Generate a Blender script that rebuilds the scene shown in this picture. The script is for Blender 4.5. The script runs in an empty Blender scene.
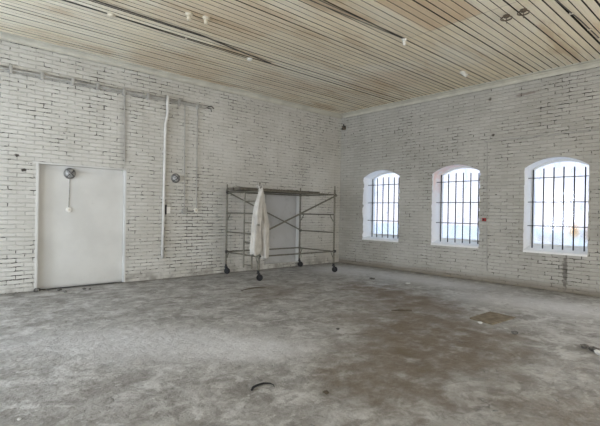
import bpy, bmesh, math, random
from mathutils import Vector, Matrix
random.seed(7)
S = bpy.context.scene
C = S.collection
PI = math.pi

# ------------------------------------------------------------------ camera
cam = bpy.data.cameras.new('camera'); cam.sensor_width = 36; cam.sensor_fit = 'HORIZONTAL'
cam.lens = 36 * 429.8 / 600
co = bpy.data.objects.new('camera', cam); C.objects.link(co)
m = Matrix(((0.7430842, -0.0114534, -0.6690999), (-0.6689706, 0.0133492, -0.7431690), (0.0174437, 0.9998453, 0.0022576)))
co.matrix_world = Matrix.Translation((-9.6446, -8.9106, 1.5)) @ m.to_4x4()
S.camera = co

# ------------------------------------------------------------------ world, lights, exposure
S.view_settings.view_transform = 'Standard'; S.view_settings.look = 'None'
S.view_settings.gamma = 1.0; S.view_settings.exposure = 0.68
S.view_settings.use_curve_mapping = False
W = bpy.data.worlds.new('daylight'); S.world = W; W.use_nodes = True
wn = W.node_tree; wn.nodes.clear()
wo = wn.nodes.new('ShaderNodeOutputWorld'); bg = wn.nodes.new('ShaderNodeBackground')
tc = wn.nodes.new('ShaderNodeTexCoord'); sx = wn.nodes.new('ShaderNodeSeparateXYZ'); rp = wn.nodes.new('ShaderNodeValToRGB')
mr = wn.nodes.new('ShaderNodeMapRange'); mr.inputs[1].default_value = -1; mr.inputs[2].default_value = 1
wn.links.new(tc.outputs['Generated'], sx.inputs[0]); wn.links.new(sx.outputs[2], mr.inputs[0]); wn.links.new(mr.outputs[0], rp.inputs[0])
wn.links.new(rp.outputs[0], bg.inputs[0]); wn.links.new(bg.outputs[0], wo.inputs[0])
cr = rp.color_ramp
cr.elements[0].position = 0.0; cr.elements[0].color = (0.62, 0.60, 0.62, 1)
cr.elements[1].position = 1.0; cr.elements[1].color = (0.62, 0.80, 1.0, 1)
for ps, cl in ((0.49, (0.84, 0.81, 0.88, 1)), (0.53, (0.86, 0.86, 0.96, 1)), (0.62, (0.78, 0.89, 1.0, 1))):
    e = cr.elements.new(ps); e.color = cl
bg.inputs[1].default_value = 1.05

WIN = ((-2.145, -0.915), (-4.335, -3.12), (-6.478, -5.305))     # windows the photo shows
WIN_OFF = ((-8.66, -7.45), (-10.85, -9.64))                       # same wall, outside the frame
XL, YB = -12.4, -13.0                                             # far walls behind the camera
H = 4.45
def area(name, loc, rot, sx_, sy_, power, color):
    l = bpy.data.lights.new(name, 'AREA'); l.shape = 'RECTANGLE'; l.size = sx_; l.size_y = sy_
    l.energy = power; l.color = color
    o = bpy.data.objects.new(name, l); C.objects.link(o); o.location = loc; o.rotation_euler = rot
    return o
REAR_Y = (-1.9, -4.4, -6.8, -9.2, -11.6)      # window centres in the wall at x = XL
REAR_X = (-2.4, -5.2, -8.0, -10.8)     # window centres in the wall at y = YB
DAY = (1.0, 0.945, 0.84); DAYC = (0.78, 0.88, 1.0)
for y in REAR_Y:
    area('window_daylight', (XL - 0.5, y, 1.8), (0, -PI/2, 0), 1.9, 1.25, 135 if y > -5 else 20, DAYC if y > -5 else DAY)
for x in REAR_X:
    area('window_daylight', (x, YB - 0.5, 1.8), (PI/2, 0, 0), 1.25, 1.9, 60 if x > -6 else 32, DAY)
for a, b in WIN_OFF:
    area('window_daylight', (0.6, (a+b)/2, 1.75), (0, PI/2, 0), 1.9, 1.2, 45, DAY)
for a, b in WIN:
    p_ = area('window_portal', (0.58, (a+b)/2, 1.75), (0, PI/2, 0), 2.0, 1.25, 1, (1, 1, 1))
    p_.data.cycles.is_portal = True

# ------------------------------------------------------------------ material helper
class NT:
    def __init__(s, name):
        s.m = bpy.data.materials.new(name); s.m.use_nodes = True; s.t = s.m.node_tree; s.t.nodes.clear()
        s.out = s.n('ShaderNodeOutputMaterial'); s.b = s.n('ShaderNodeBsdfPrincipled'); s.l(s.b.outputs[0], s.out.inputs[0])
        s.tc = s.n('ShaderNodeTexCoord'); s.P = s.tc.outputs['Object']
    def n(s, k): return s.t.nodes.new(k)
    def l(s, a, b): s.t.links.new(a, b)
    def put(s, v, sock):
        if isinstance(v, (int, float)): sock.default_value = v
        elif isinstance(v, tuple):
            sock.default_value = v if len(v) == len(sock.default_value) else v + (1,)
        else: s.l(v, sock)
    def math(s, op, a, b=0.0, c=None, clamp=False):
        n = s.n('ShaderNodeMath'); n.operation = op; n.use_clamp = clamp
        s.put(a, n.inputs[0]); s.put(b, n.inputs[1])
        if c is not None: s.put(c, n.inputs[2])
        return n.outputs[0]
    def mix(s, f, a, b, mode='MIX'):
        n = s.n('ShaderNodeMix'); n.data_type = 'RGBA'; n.blend_type = mode
        s.put(f, n.inputs[0]); s.put(a, n.inputs[6]); s.put(b, n.inputs[7]); return n.outputs[2]
    def noise(s, scale, detail=4, rough=0.55, vec=None, stretch=None, dist=0.0):
        n = s.n('ShaderNodeTexNoise'); n.inputs['Scale'].default_value = scale; n.inputs['Detail'].default_value = detail
        n.inputs['Roughness'].default_value = rough; n.inputs['Distortion'].default_value = dist
        v = vec or s.P
        if stretch:
            mp = s.n('ShaderNodeMapping'); mp.inputs['Scale'].default_value = stretch; s.l(v, mp.inputs[0]); v = mp.outputs[0]
        s.l(v, n.inputs['Vector']); return n.outputs['Fac']
    def ramp(s, v, lo, hi, a=0.0, b=1.0):
        n = s.n('ShaderNodeMapRange'); n.interpolation_type = 'SMOOTHSTEP'
        s.put(v, n.inputs[0]); n.inputs[1].default_value = lo; n.inputs[2].default_value = hi
        n.inputs[3].default_value = a; n.inputs[4].default_value = b; return n.outputs[0]
    def sep(s, v=None):
        n = s.n('ShaderNodeSeparateXYZ'); s.l(v or s.P, n.inputs[0]); return n.outputs
    def comb(s, x, y, z):
        n = s.n('ShaderNodeCombineXYZ')
        for i, v in enumerate((x, y, z)): s.put(v, n.inputs[i])
        return n.outputs[0]
    def blob(s, x, y, rx, ry, u=None, v=None, rot=0.0, soft=0.6, warp=None, wa=0.6):
        """elliptical patch mask in two coordinates (1 inside)"""
        q = s.sep(); u = u or q[0]; v = v or q[1]
        du = s.math('SUBTRACT', u, x); dv = s.math('SUBTRACT', v, y)
        c, sn = math.cos(rot), math.sin(rot)
        a = s.math('ADD', s.math('MULTIPLY', du, c/rx), s.math('MULTIPLY', dv, sn/rx))
        b = s.math('ADD', s.math('MULTIPLY', du, -sn/ry), s.math('MULTIPLY', dv, c/ry))
        d = s.math('SQRT', s.math('ADD', s.math('MULTIPLY', a, a), s.math('MULTIPLY', b, b)))
        if warp is not None: d = s.math('ADD', d, s.math('MULTIPLY', s.math('SUBTRACT', warp, 0.5), wa*2))
        return s.ramp(d, 1-soft, 1+soft*0.3, 1, 0)
    def bump(s, h, strength, dist):
        n = s.n('ShaderNodeBump'); n.inputs['Strength'].default_value = strength; n.inputs['Distance'].default_value = dist
        s.l(h, n.inputs['Height']); s.l(n.outputs[0], s.b.inputs['Normal'])
    def fin(s, col, rough=0.7, metal=0.0, spec=0.3):
        s.put(col, s.b.inputs['Base Color']); s.put(rough, s.b.inputs['Roughness']); s.put(metal, s.b.inputs['Metallic'])
        s.b.inputs['Specular IOR Level'].default_value = spec; return s.m

def simple(name, col, rough=0.6, metal=0.0, var=0.12, scale=30, spec=0.3, dark=None, bump=0.0):
    t = NT(name); n = t.noise(scale); f = t.ramp(n, 0.3, 0.7)
    c2 = dark or tuple(c*(1-var*2) for c in col)
    c = t.mix(f, c2, col)
    if bump: t.bump(n, bump, 0.004)
    return t.fin(c, rough, metal, spec)

def brick_material(name, axis, base, warm, crack_amount, seed):
    t = NT(name); q = t.sep(); u = q[axis]; z = q[2]
    wob = t.math('MULTIPLY', t.math('SUBTRACT', t.noise(3.0, 3), 0.5), 0.014)
    wob2 = t.math('MULTIPLY', t.math('SUBTRACT', t.noise(9.0, 3), 0.5), 0.034)
    vec = t.comb(t.math('ADD', u, t.math('ADD', wob2, seed)), t.math('ADD', z, t.math('ADD', wob, wob2)), 0.0)
    def brick(mortar, smooth):
        b = t.n('ShaderNodeTexBrick'); b.offset = 0.5; b.offset_frequency = 2; b.squash = 1.0
        t.l(vec, b.inputs['Vector'])
        b.inputs['Scale'].default_value = 1.0; b.inputs['Mortar Size'].default_value = mortar
        b.inputs['Mortar Smooth'].default_value = smooth; b.inputs['Bias'].default_value = 0
        b.inputs['Brick Width'].default_value = 0.26; b.inputs['Row Height'].default_value = 0.075
        b.inputs['Color1'].default_value = (0, 0, 0, 1); b.inputs['Color2'].default_value = (1, 1, 1, 1)
        b.inputs['Mortar'].default_value = (0.5, 0.5, 0.5, 1)
        return b
    b1 = brick(0.011, 0.6); b2 = brick(0.0065, 0.25)
    groove = b1.outputs['Fac']; crack = b2.outputs['Fac']; tone = b1.outputs['Color']
    vq = t.sep(vec); fr_ = t.math('FRACT', t.math('DIVIDE', vq[1], 0.075))
    dz_ = t.math('MINIMUM', fr_, t.math('SUBTRACT', 1.0, fr_))
    bed = t.ramp(dz_, 0.07, 0.20, 1, 0)
    headkeep = t.ramp(t.noise(3.7, 4, 0.75), 0.42, 0.58, 0.40, 1.0)
    keep = t.math('MAXIMUM', bed, headkeep)
    groove = t.math('MULTIPLY', groove, keep); crack = t.math('MULTIPLY', crack, keep)
    # open joints: only here and there along the mortar lines
    breakup = t.noise(5.5, 6, 0.8, stretch=(1, 1, 1.15)); region = t.noise(0.55, 3, 0.6)
    th = t.math('ADD', t.math('MULTIPLY', breakup, 0.74), t.math('MULTIPLY', region, 0.26))
    openj = t.math('MULTIPLY', crack, t.ramp(th, 0.54 - crack_amount, 0.585 - crack_amount))
    b3 = brick(0.009, 0.3); headonly = t.math('MULTIPLY', t.math('MULTIPLY', b3.outputs['Fac'], t.math('SUBTRACT', 1.0, bed)), t.ramp(t.noise(4.9, 4, 0.8), 0.56, 0.61))
    openj = t.math('MAXIMUM', openj, t.math('MULTIPLY', headonly, 0.85))
    faintj = t.math('MULTIPLY', groove, t.ramp(t.noise(2.2, 4, 0.6), 0.36, 0.66, 0.06, 0.40))
    # paint tone
    big = t.ramp(t.noise(0.8, 5, 0.62), 0.32, 0.68)
    streak = t.ramp(t.noise(2.2, 4, 0.6, stretch=(1.6, 1.6, 0.28)), 0.52, 0.78)
    col = t.mix(big, warm, base)
    col = t.mix(t.math('MULTIPLY', streak, 0.28), col, (base[0]*0.62, base[1]*0.60, base[2]*0.56))
    col = t.mix(t.math('MULTIPLY', t.ramp(tone, 0, 1), 0.10), col, (0.95, 0.95, 0.93))
    grime = t.ramp(t.noise(14, 5, 0.7), 0.58, 0.78)
    col = t.mix(t.math('MULTIPLY', grime, 0.30), col, (0.30, 0.29, 0.26))
    col = t.mix(faintj, col, (0.21, 0.20, 0.175))
    col = t.mix(openj, col, (0.045, 0.040, 0.033))
    # knocked out spots
    chip = t.ramp(t.noise(7.5, 3, 0.5, stretch=(0.8, 0.8, 1.6)), 0.735, 0.765)
    col = t.mix(chip, col, (0.07, 0.055, 0.045))
    h = t.math('SUBTRACT', t.math('MULTIPLY', t.noise(13, 6, 0.7, stretch=(0.7, 0.7, 1.3)), 0.8), t.math('MULTIPLY', groove, 0.65))
    h = t.math('SUBTRACT', h, t.math('MULTIPLY', openj, 1.0))
    h = t.math('ADD', h, t.math('MULTIPLY', t.ramp(tone, 0, 1), 0.3))
    return t, q, u, z, col, h

# left wall
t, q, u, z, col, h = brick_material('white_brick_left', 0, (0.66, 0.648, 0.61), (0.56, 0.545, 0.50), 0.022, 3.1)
low = t.ramp(z, 0.0, 0.35, 1, 0)
col = t.mix(t.math('MULTIPLY', low, t.ramp(t.noise(3, 4), 0.4, 0.65)), col, (0.33, 0.31, 0.28))
scar = t.blob(-6.47, 3.1, 0.10, 0.9, u=u, v=z, soft=0.5, warp=t.noise(6), wa=0.5)
col = t.mix(t.math('MULTIPLY', scar, 0.35), col, (0.30, 0.29, 0.27))
for x_, z_ in ((-8.3, 2.41), (-8.2, 2.16)):
    col = t.mix(t.blob(x_, z_, 0.045, 0.03, u=u, v=z, soft=0.4, warp=t.noise(20), wa=1.2), col, (0.08, 0.07, 0.06))
t.bump(h, 0.8, 0.016)
M_LEFT = t.fin(col, 0.62, 0, 0.25)
# window wall: painted brick with its shade put into a darker base
t, q, u, z, col, h = brick_material('white_brick_right_shade', 1, (0.49, 0.475, 0.435), (0.40, 0.385, 0.345), 0.0, 1.7)
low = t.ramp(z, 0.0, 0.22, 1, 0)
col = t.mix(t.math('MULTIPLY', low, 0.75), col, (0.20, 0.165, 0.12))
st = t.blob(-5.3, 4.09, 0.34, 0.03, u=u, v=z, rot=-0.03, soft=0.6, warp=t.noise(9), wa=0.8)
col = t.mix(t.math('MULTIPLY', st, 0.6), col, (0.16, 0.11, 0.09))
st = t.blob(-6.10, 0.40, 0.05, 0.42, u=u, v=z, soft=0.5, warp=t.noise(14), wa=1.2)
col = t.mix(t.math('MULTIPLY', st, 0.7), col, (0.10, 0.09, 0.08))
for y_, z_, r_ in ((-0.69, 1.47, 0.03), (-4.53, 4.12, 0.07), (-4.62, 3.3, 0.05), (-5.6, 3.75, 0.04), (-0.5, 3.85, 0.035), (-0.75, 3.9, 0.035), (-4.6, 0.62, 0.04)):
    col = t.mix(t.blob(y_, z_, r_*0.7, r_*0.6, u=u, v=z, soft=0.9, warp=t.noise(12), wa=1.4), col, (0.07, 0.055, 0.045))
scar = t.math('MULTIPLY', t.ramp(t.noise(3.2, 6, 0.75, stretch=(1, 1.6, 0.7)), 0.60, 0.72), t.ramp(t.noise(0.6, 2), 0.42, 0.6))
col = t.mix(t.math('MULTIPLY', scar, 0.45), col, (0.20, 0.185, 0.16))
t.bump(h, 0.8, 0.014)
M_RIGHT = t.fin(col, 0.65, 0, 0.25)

# smooth plaster of the reveals and blocked doorways
t = NT('white_plaster'); n1 = t.noise(1.6, 4); n2 = t.noise(11, 5)
col = t.mix(t.ramp(n1, 0.35, 0.65), (0.62, 0.615, 0.59), (0.68, 0.675, 0.65))
col = t.mix(t.math('MULTIPLY', t.ramp(n2, 0.6, 0.8), 0.25), col, (0.5, 0.49, 0.46)); t.bump(n2, 0.15, 0.004)
M_PLASTER = t.fin(col, 0.6, 0, 0.25)
t = NT('reveal_plaster'); n2 = t.noise(10, 5)
col = t.mix(t.math('MULTIPLY', t.ramp(n2, 0.5, 0.8), 0.2), (0.88, 0.88, 0.88), (0.6, 0.58, 0.55)); t.bump(n2, 0.3, 0.006)
M_REVEAL = t.fin(col, 0.55, 0, 0.25)
t = NT('pink_washed_plaster'); n2 = t.noise(6, 4); zz = t.sep()[2]
col = t.mix(t.math('MULTIPLY', t.ramp(n2, 0.25, 0.6), t.ramp(zz, 1.7, 2.5)), (0.88, 0.87, 0.87), (0.85, 0.66, 0.60)); t.bump(n2, 0.3, 0.006)
M_PINK = t.fin(col, 0.55, 0, 0.25)

t = NT('grey_plaster'); n1 = t.noise(1.6, 4); n2 = t.noise(5, 5)
col = t.mix(t.ramp(n1, 0.35, 0.65), (0.47, 0.47, 0.46), (0.53, 0.53, 0.53))
col = t.mix(t.math('MULTIPLY', t.ramp(n2, 0.55, 0.75), 0.4), col, (0.34, 0.33, 0.32))
M_GREYPL = t.fin(col, 0.6, 0, 0.25)
# floor
t = NT('worn_concrete'); q = t.sep()
w = t.noise(0.9, 6, 0.62); w2 = t.noise(2.6, 5, 0.65); fine = t.noise(26, 6, 0.7)
streaks = t.noise(3.0, 5, 0.62, stretch=(1.0, 1.0, 1.0), dist=0.8)
col = t.mix(t.ramp(w2, 0.30, 0.70), (0.24, 0.228, 0.21), (0.43, 0.42, 0.405))
col = t.mix(t.math('MULTIPLY', t.ramp(streaks, 0.50, 0.62), 0.6), col, (0.60, 0.595, 0.585))
sc1 = t.noise(7.0, 8, 0.72, dist=0.6); sc2 = t.noise(4.0, 8, 0.75, stretch=(1, 1.6, 1))
col = t.mix(t.math('MULTIPLY', t.ramp(sc1, 0.49, 0.60), 0.55), col, (0.16, 0.15, 0.132))
col = t.mix(t.math('MULTIPLY', t.ramp(sc2, 0.53, 0.62), 0.50), col, (0.62, 0.615, 0.60))
bm_ = t.blob(-4.6, -6.0, 2.6, 1.25, rot=-2.28, soft=0.7, warp=w, wa=1.0)
bm2 = t.blob(-6.3, -6.4, 1.3, 0.8, rot=-2.28, soft=0.8, warp=w2, wa=1.0)
bm3 = t.blob(-3.0, -4.2, 1.7, 0.75, rot=1.35, soft=0.7, warp=w2, wa=0.9)
bm4 = t.blob(-4.5, -2.6, 1.3, 0.7, rot=0.3, soft=0.8, warp=w2, wa=0.9)
for b_, k in ((bm_, 0.95), (bm2, 0.75), (bm3, 0.95), (bm4, 0.45)):
    col = t.mix(t.math('MULTIPLY', b_, t.math('MULTIPLY', t.ramp(t.noise(3.3, 5, 0.7), 0.32, 0.55, 0.30, 1.0), k)), col, (0.15, 0.112, 0.07))
# pale floor patches; first and last paint in a pool of window light
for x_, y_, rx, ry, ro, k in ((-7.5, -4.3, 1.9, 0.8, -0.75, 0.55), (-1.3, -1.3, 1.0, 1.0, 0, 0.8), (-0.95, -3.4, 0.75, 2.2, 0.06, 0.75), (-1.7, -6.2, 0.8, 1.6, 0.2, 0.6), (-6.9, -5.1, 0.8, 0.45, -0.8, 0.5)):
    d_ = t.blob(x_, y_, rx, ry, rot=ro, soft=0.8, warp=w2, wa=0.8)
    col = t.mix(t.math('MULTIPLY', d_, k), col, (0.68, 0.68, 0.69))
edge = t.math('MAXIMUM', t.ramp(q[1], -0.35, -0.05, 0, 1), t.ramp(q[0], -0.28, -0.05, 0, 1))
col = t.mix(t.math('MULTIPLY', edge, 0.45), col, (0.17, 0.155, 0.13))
# darker blotches, pits and hairline cracks
pit = t.ramp(t.noise(5.5, 5, 0.7), 0.62, 0.75)
col = t.mix(t.math('MULTIPLY', pit, 0.65), col, (0.12, 0.11, 0.095))
vz = t.n('ShaderNodeTexVoronoi'); vz.feature = 'DISTANCE_TO_EDGE'; vz.inputs['Scale'].default_value = 0.75
wv = t.n('ShaderNodeVectorMath'); wv.operation = 'ADD'; nn = t.n('ShaderNodeTexNoise'); nn.inputs['Scale'].default_value = 2.5; nn.inputs['Detail'].default_value = 5
t.l(t.P, nn.inputs['Vector']); sc = t.n('ShaderNodeVectorMath'); sc.operation = 'SCALE'; sc.inputs['Scale'].default_value = 0.9
t.l(nn.outputs['Color'], sc.inputs[0]); t.l(t.P, wv.inputs[0]); t.l(sc.outputs[0], wv.inputs[1]); t.l(wv.outputs[0], vz.inputs['Vector'])
ck = t.math('MULTIPLY', t.ramp(vz.outputs['Distance'], 0.0, 0.009, 1, 0), t.ramp(t.noise(2.1, 3), 0.54, 0.62))
col = t.mix(t.math('MULTIPLY', ck, 0.6), col, (0.07, 0.062, 0.05))
col = t.mix(t.math('MULTIPLY', t.ramp(fine, 0.45, 0.75), 0.22), col, (0.10, 0.095, 0.085))
h = t.math('ADD', t.math('MULTIPLY', fine, 0.35), t.math('MULTIPLY', w2, 1.6))
h = t.math('SUBTRACT', h, t.math('ADD', t.math('MULTIPLY', pit, 0.35), t.math('MULTIPLY', ck, 0.6)))
t.bump(h, 1.0, 0.04)
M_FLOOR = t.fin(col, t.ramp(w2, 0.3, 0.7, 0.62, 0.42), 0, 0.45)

# ceiling boards
def in_box(t, x0, x1, y0, y1, soft, warp=None):
    q = t.sep(); x, y = q[0], q[1]
    if warp is not None:
        k = t.math('MULTIPLY', t.math('SUBTRACT', warp, 0.5), 0.8)
        x = t.math('ADD', x, k); y = t.math('ADD', y, k)
    a = t.math('MULTIPLY', t.ramp(x, x0-soft, x0+soft), t.ramp(x, x1-soft, x1+soft, 1, 0))
    b = t.math('MULTIPLY', t.ramp(y, y0-soft, y0+soft), t.ramp(y, y1-soft, y1+soft, 1, 0))
    return t.math('MULTIPLY', a, b)
t = NT('painted_ceiling_boards'); q = t.sep()
rowid = t.math('FLOOR', t.math('DIVIDE', q[1], 0.122))
wnz = t.n('ShaderNodeTexWhiteNoise'); wnz.noise_dimensions = '1D'; t.l(t.math('ADD', rowid, t.math('MULTIPLY', t.math('FLOOR', t.math('DIVIDE', t.math('ADD', q[0], 0.6), 2.9)), 37.3)), wnz.inputs['W'])
grain = t.noise(6, 6, 0.65, stretch=(0.35, 14, 1))
big = t.noise(0.55, 4, 0.6); mid = t.noise(1.5, 6, 0.65, stretch=(0.3, 1.5, 1))
col = t.mix(t.ramp(big, 0.35, 0.65), (0.80, 0.71, 0.53), (0.83, 0.785, 0.66))
col = t.mix(t.math('MULTIPLY', wnz.outputs[0], 0.45), col, (0.60, 0.53, 0.41))
col = t.mix(t.math('MULTIPLY', t.ramp(mid, 0.50, 0.66), 0.8), col, (0.55, 0.42, 0.27))
col = t.mix(t.math('MULTIPLY', t.ramp(grain, 0.45, 0.75), 0.35), col, (0.40, 0.34, 0.25))
wp = t.noise(2.0, 4)
for bx_, k in (((-4.9, -3.49, -6.0, -5.12, 0.03), 0.75), ((-7.0, -5.3, -4.0, -2.55, 0.12), 0.35), ((-6.6, -4.6, -1.2, -0.2, 0.25), 0.45), ((-2.4, -1.2, -3.7, -2.4, 0.3), 0.45), ((-4.2, -2.5, -1.6, -0.7, 0.3), 0.4)):
    col = t.mix(t.math('MULTIPLY', in_box(t, *bx_, warp=None if bx_[4] < .05 else wp), k), col, (0.60, 0.45, 0.29))
# butt joints between board lengths
for x_, y0, y1 in ((-3.49, -7.3, -4.7),):
    col = t.mix(t.math('MULTIPLY', in_box(t, x_-0.006, x_+0.006, y0, y1, 0.004), 0.6), col, (0.15, 0.12, 0.09))
t.bump(grain, 0.2, 0.004)
M_CEIL = t.fin(col, 0.6, 0, 0.25)
M_GAP = simple('ceiling_gap_shade', (0.03, 0.025, 0.02), 0.9)  # near-black colour paints in the shade between the boards
M_TRIM = simple('cream_painted_moulding', (0.62, 0.60, 0.52), 0.6, var=0.08, scale=4)

M_STEEL = simple('grey_green_painted_steel', (0.235, 0.222, 0.18), 0.5, 0.3, 0.25, 40, 0.4)
M_RUST = simple('rusty_steel', (0.19, 0.15, 0.11), 0.7, 0.3, 0.3, 50)
M_IRON = simple('dark_iron', (0.045, 0.045, 0.05), 0.55, 0.5, 0.2, 40)
M_PLANK = simple('weathered_plank', (0.17, 0.155, 0.125), 0.8, 0, 0.25, 12, bump=0.4)
M_RUBBER = simple('black_rubber', (0.018, 0.018, 0.02), 0.6)
M_PIPE = simple('white_painted_pipe', (0.72, 0.71, 0.68), 0.45, 0, 0.06, 9)
M_PCABLE = simple('painted_over_cable', (0.50, 0.49, 0.46), 0.6, 0, 0.15, 6)
M_CABLE = simple('grey_painted_cable', (0.42, 0.41, 0.38), 0.6, 0, 0.25, 12)
M_DCABLE = simple('dark_cable', (0.10, 0.095, 0.085), 0.6)
M_CER = simple('white_ceramic', (0.82, 0.80, 0.74), 0.3, 0, 0.03, spec=0.5)
M_BEIGE = simple('beige_ceramic', (0.66, 0.60, 0.48), 0.4, 0, 0.08)
M_GREYM = simple('grey_metal_housing', (0.26, 0.26, 0.25), 0.45, 0.6, 0.25, 18, 0.5)
M_LENS = simple('dusty_lamp_glass', (0.55, 0.55, 0.54), 0.25, 0, 0.3, 30, 0.5)
M_RED = simple('dark_red_plastic', (0.42, 0.035, 0.03), 0.4)
M_CLOTH = simple('off_white_cotton', (0.60, 0.58, 0.54), 0.9, 0, 0.10, 7, bump=0.2)
M_CARD = simple('brown_cardboard', (0.235, 0.195, 0.14), 0.9, 0, 0.2, 12)
M_STONE = simple('grey_rubble', (0.20, 0.19, 0.175), 0.9, 0, 0.35, 30, bump=0.6)
M_PALE = simple('pale_plaster_crumb', (0.72, 0.72, 0.70), 0.8, 0, 0.1, 40)
M_STICK = simple('brown_stick', (0.12, 0.098, 0.072), 0.8)
M_FRAME = simple('white_window_paint', (0.86, 0.87, 0.87), 0.4, 0, 0.04)
M_GROUND = simple('pale_yard_ground', (0.93, 0.90, 0.90), 0.9, 0, 0.03, 2)

# dusty glass
def glass(name, stain):
    t = NT(name); q = t.sep()
    tr = t.n('ShaderNodeBsdfTransparent'); gl = t.n('ShaderNodeBsdfGlossy'); gl.inputs['Roughness'].default_value = 0.08
    df = t.n('ShaderNodeBsdfTranslucent')
    d = t.ramp(t.noise(2.2, 6, 0.7, dist=1.5, stretch=(1, 1.4, 0.7)), 0.42, 0.72)
    tint = t.mix(t.math('MULTIPLY', d, 0.5), (0.96, 0.975, 1.0), (0.70, 0.76, 0.90))
    if stain:
        s1 = t.blob(-6.12, 1.20, 0.13, 0.17, u=q[1], v=q[2], soft=0.9, warp=t.noise(5), wa=0.5)
        s2 = t.blob(-6.38, 1.16, 0.10, 0.20, u=q[1], v=q[2], soft=0.9, warp=t.noise(5), wa=0.5)
        s3 = t.blob(-5.6, 1.0, 0.5, 0.12, u=q[1], v=q[2], soft=0.9, warp=t.noise(5), wa=0.6)
        tint = t.mix(t.math('MULTIPLY', s1, 0.75), tint, (0.80, 0.58, 0.34))
        tint = t.mix(t.math('MULTIPLY', s2, 0.75), tint, (0.66, 0.55, 0.46))
        tint = t.mix(t.math('MULTIPLY', s3, 0.4), tint, (0.90, 0.78, 0.66))
    t.l(tint, tr.inputs[0]); t.l(tint, df.inputs[0])
    m1 = t.n('ShaderNodeMixShader'); m1.inputs[0].default_value = 0.12; t.l(tr.outputs[0], m1.inputs[1]); t.l(df.outputs[0], m1.inputs[2])
    m2 = t.n('ShaderNodeMixShader'); m2.inputs[0].default_value = 0.05; t.l(m1.outputs[0], m2.inputs[1]); t.l(gl.outputs[0], m2.inputs[2])
    t.l(m2.outputs[0], t.out.inputs[0]); return t.m
M_GLASS = glass('dusty_window_glass', False); M_GLASS2 = glass('rust_stained_window_glass', True)

# ------------------------------------------------------------------ mesh helpers
def obj(name, bm, mats, parent=None, smooth=False, bevel=0):
    me = bpy.data.meshes.new(name); bmesh.ops.recalc_face_normals(bm, faces=bm.faces[:])
    bm.to_mesh(me); bm.free()
    for mm in (mats if isinstance(mats, (list, tuple)) else [mats]): me.materials.append(mm)
    if smooth:
        for p in me.polygons: p.use_smooth = True
    o = bpy.data.objects.new(name, me); C.objects.link(o)
    if parent is not None: o.parent = parent; o.matrix_parent_inverse = Matrix.Translation(parent.location).inverted()
    if bevel:
        b = o.modifiers.new('bevel', 'BEVEL'); b.width = bevel; b.segments = 2; b.limit_method = 'ANGLE'
    return o
def struct(o): o['kind'] = 'structure'; return o
def tag(o, label, cat, group=None):
    o['label'] = label; o['category'] = cat
    if group: o['group'] = group
    return o
def empty(name, loc, label, cat, group=None):
    o = bpy.data.objects.new(name, None); C.objects.link(o); o.location = loc; o.empty_display_size = 0.1
    return tag(o, label, cat, group)
def box(bm, x0, y0, z0, x1, y1, z1, mi=0):
    v = [bm.verts.new(p) for p in ((x0,y0,z0),(x1,y0,z0),(x1,y1,z0),(x0,y1,z0),(x0,y0,z1),(x1,y0,z1),(x1,y1,z1),(x0,y1,z1))]
    for f in ((0,3,2,1),(4,5,6,7),(0,1,5,4),(1,2,6,5),(2,3,7,6),(3,0,4,7)):
        fc = bm.faces.new([v[i] for i in f]); fc.material_index = mi
    return bm
def B(*a): return box(bmesh.new(), *a)
def tube(bm, pts, r, n=10, cap=True):
    """round tube along a polyline"""
    pts = [Vector(p) for p in pts]; rings = []; prev = None
    for i, p in enumerate(pts):
        d = (pts[min(i+1, len(pts)-1)] - pts[max(i-1, 0)]).normalized()
        if prev is None:
            a = Vector((0, 0, 1)) if abs(d.z) < 0.9 else Vector((1, 0, 0)); x = d.cross(a).normalized()
        else: x = (prev - d*prev.dot(d)).normalized()
        prev = x; y = d.cross(x); rr = r[i] if isinstance(r, (list, tuple)) else r
        rings.append([bm.verts.new(p + x*rr*math.cos(k*2*PI/n) + y*rr*math.sin(k*2*PI/n)) for k in range(n)])
    for a, b in zip(rings, rings[1:]):
        for k in range(n): bm.faces.new((a[k], a[(k+1) % n], b[(k+1) % n], b[k]))
    if cap: bm.faces.new(rings[0]); bm.faces.new(rings[-1])
    return bm
def T(pts, r, n=10): return tube(bmesh.new(), pts, r, n)
def lathe(bm, prof, mat=None, n=24):
    """profile [(radius, height)] round local z, then moved by a matrix"""
    mat = mat or Matrix.Identity(4); rings = []
    for r, h in prof:
        if r < 1e-5: rings.append([bm.verts.new(mat @ Vector((0, 0, h)))])
        else: rings.append([bm.verts.new(mat @ Vector((r*math.cos(k*2*PI/n), r*math.sin(k*2*PI/n), h))) for k in range(n)])
    for a, b in zip(rings, rings[1:]):
        for k in range(n):
            f = [a[k % len(a)], a[(k+1) % len(a)], b[(k+1) % len(b)], b[k % len(b)]]
            f = list(dict.fromkeys(f))
            if len(f) > 2: bm.faces.new(f)
    if len(rings[0]) > 1: bm.faces.new(rings[0])
    if len(rings[-1]) > 1: bm.faces.new(rings[-1])
    return bm
FACE_Y = lambda x, z, y=0.0: Matrix.Translation((x, y, z)) @ Matrix.Rotation(PI/2, 4, 'X')      # local z -> -y (out of left wall)
FACE_X = lambda y, z, x=0.0: Matrix.Translation((x, y, z)) @ Matrix.Rotation(-PI/2, 4, 'Y')     # local z -> -x (out of window wall)
DOWN = lambda x, y, z: Matrix.Translation((x, y, z)) @ Matrix.Rotation(PI, 4, 'X')

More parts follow.
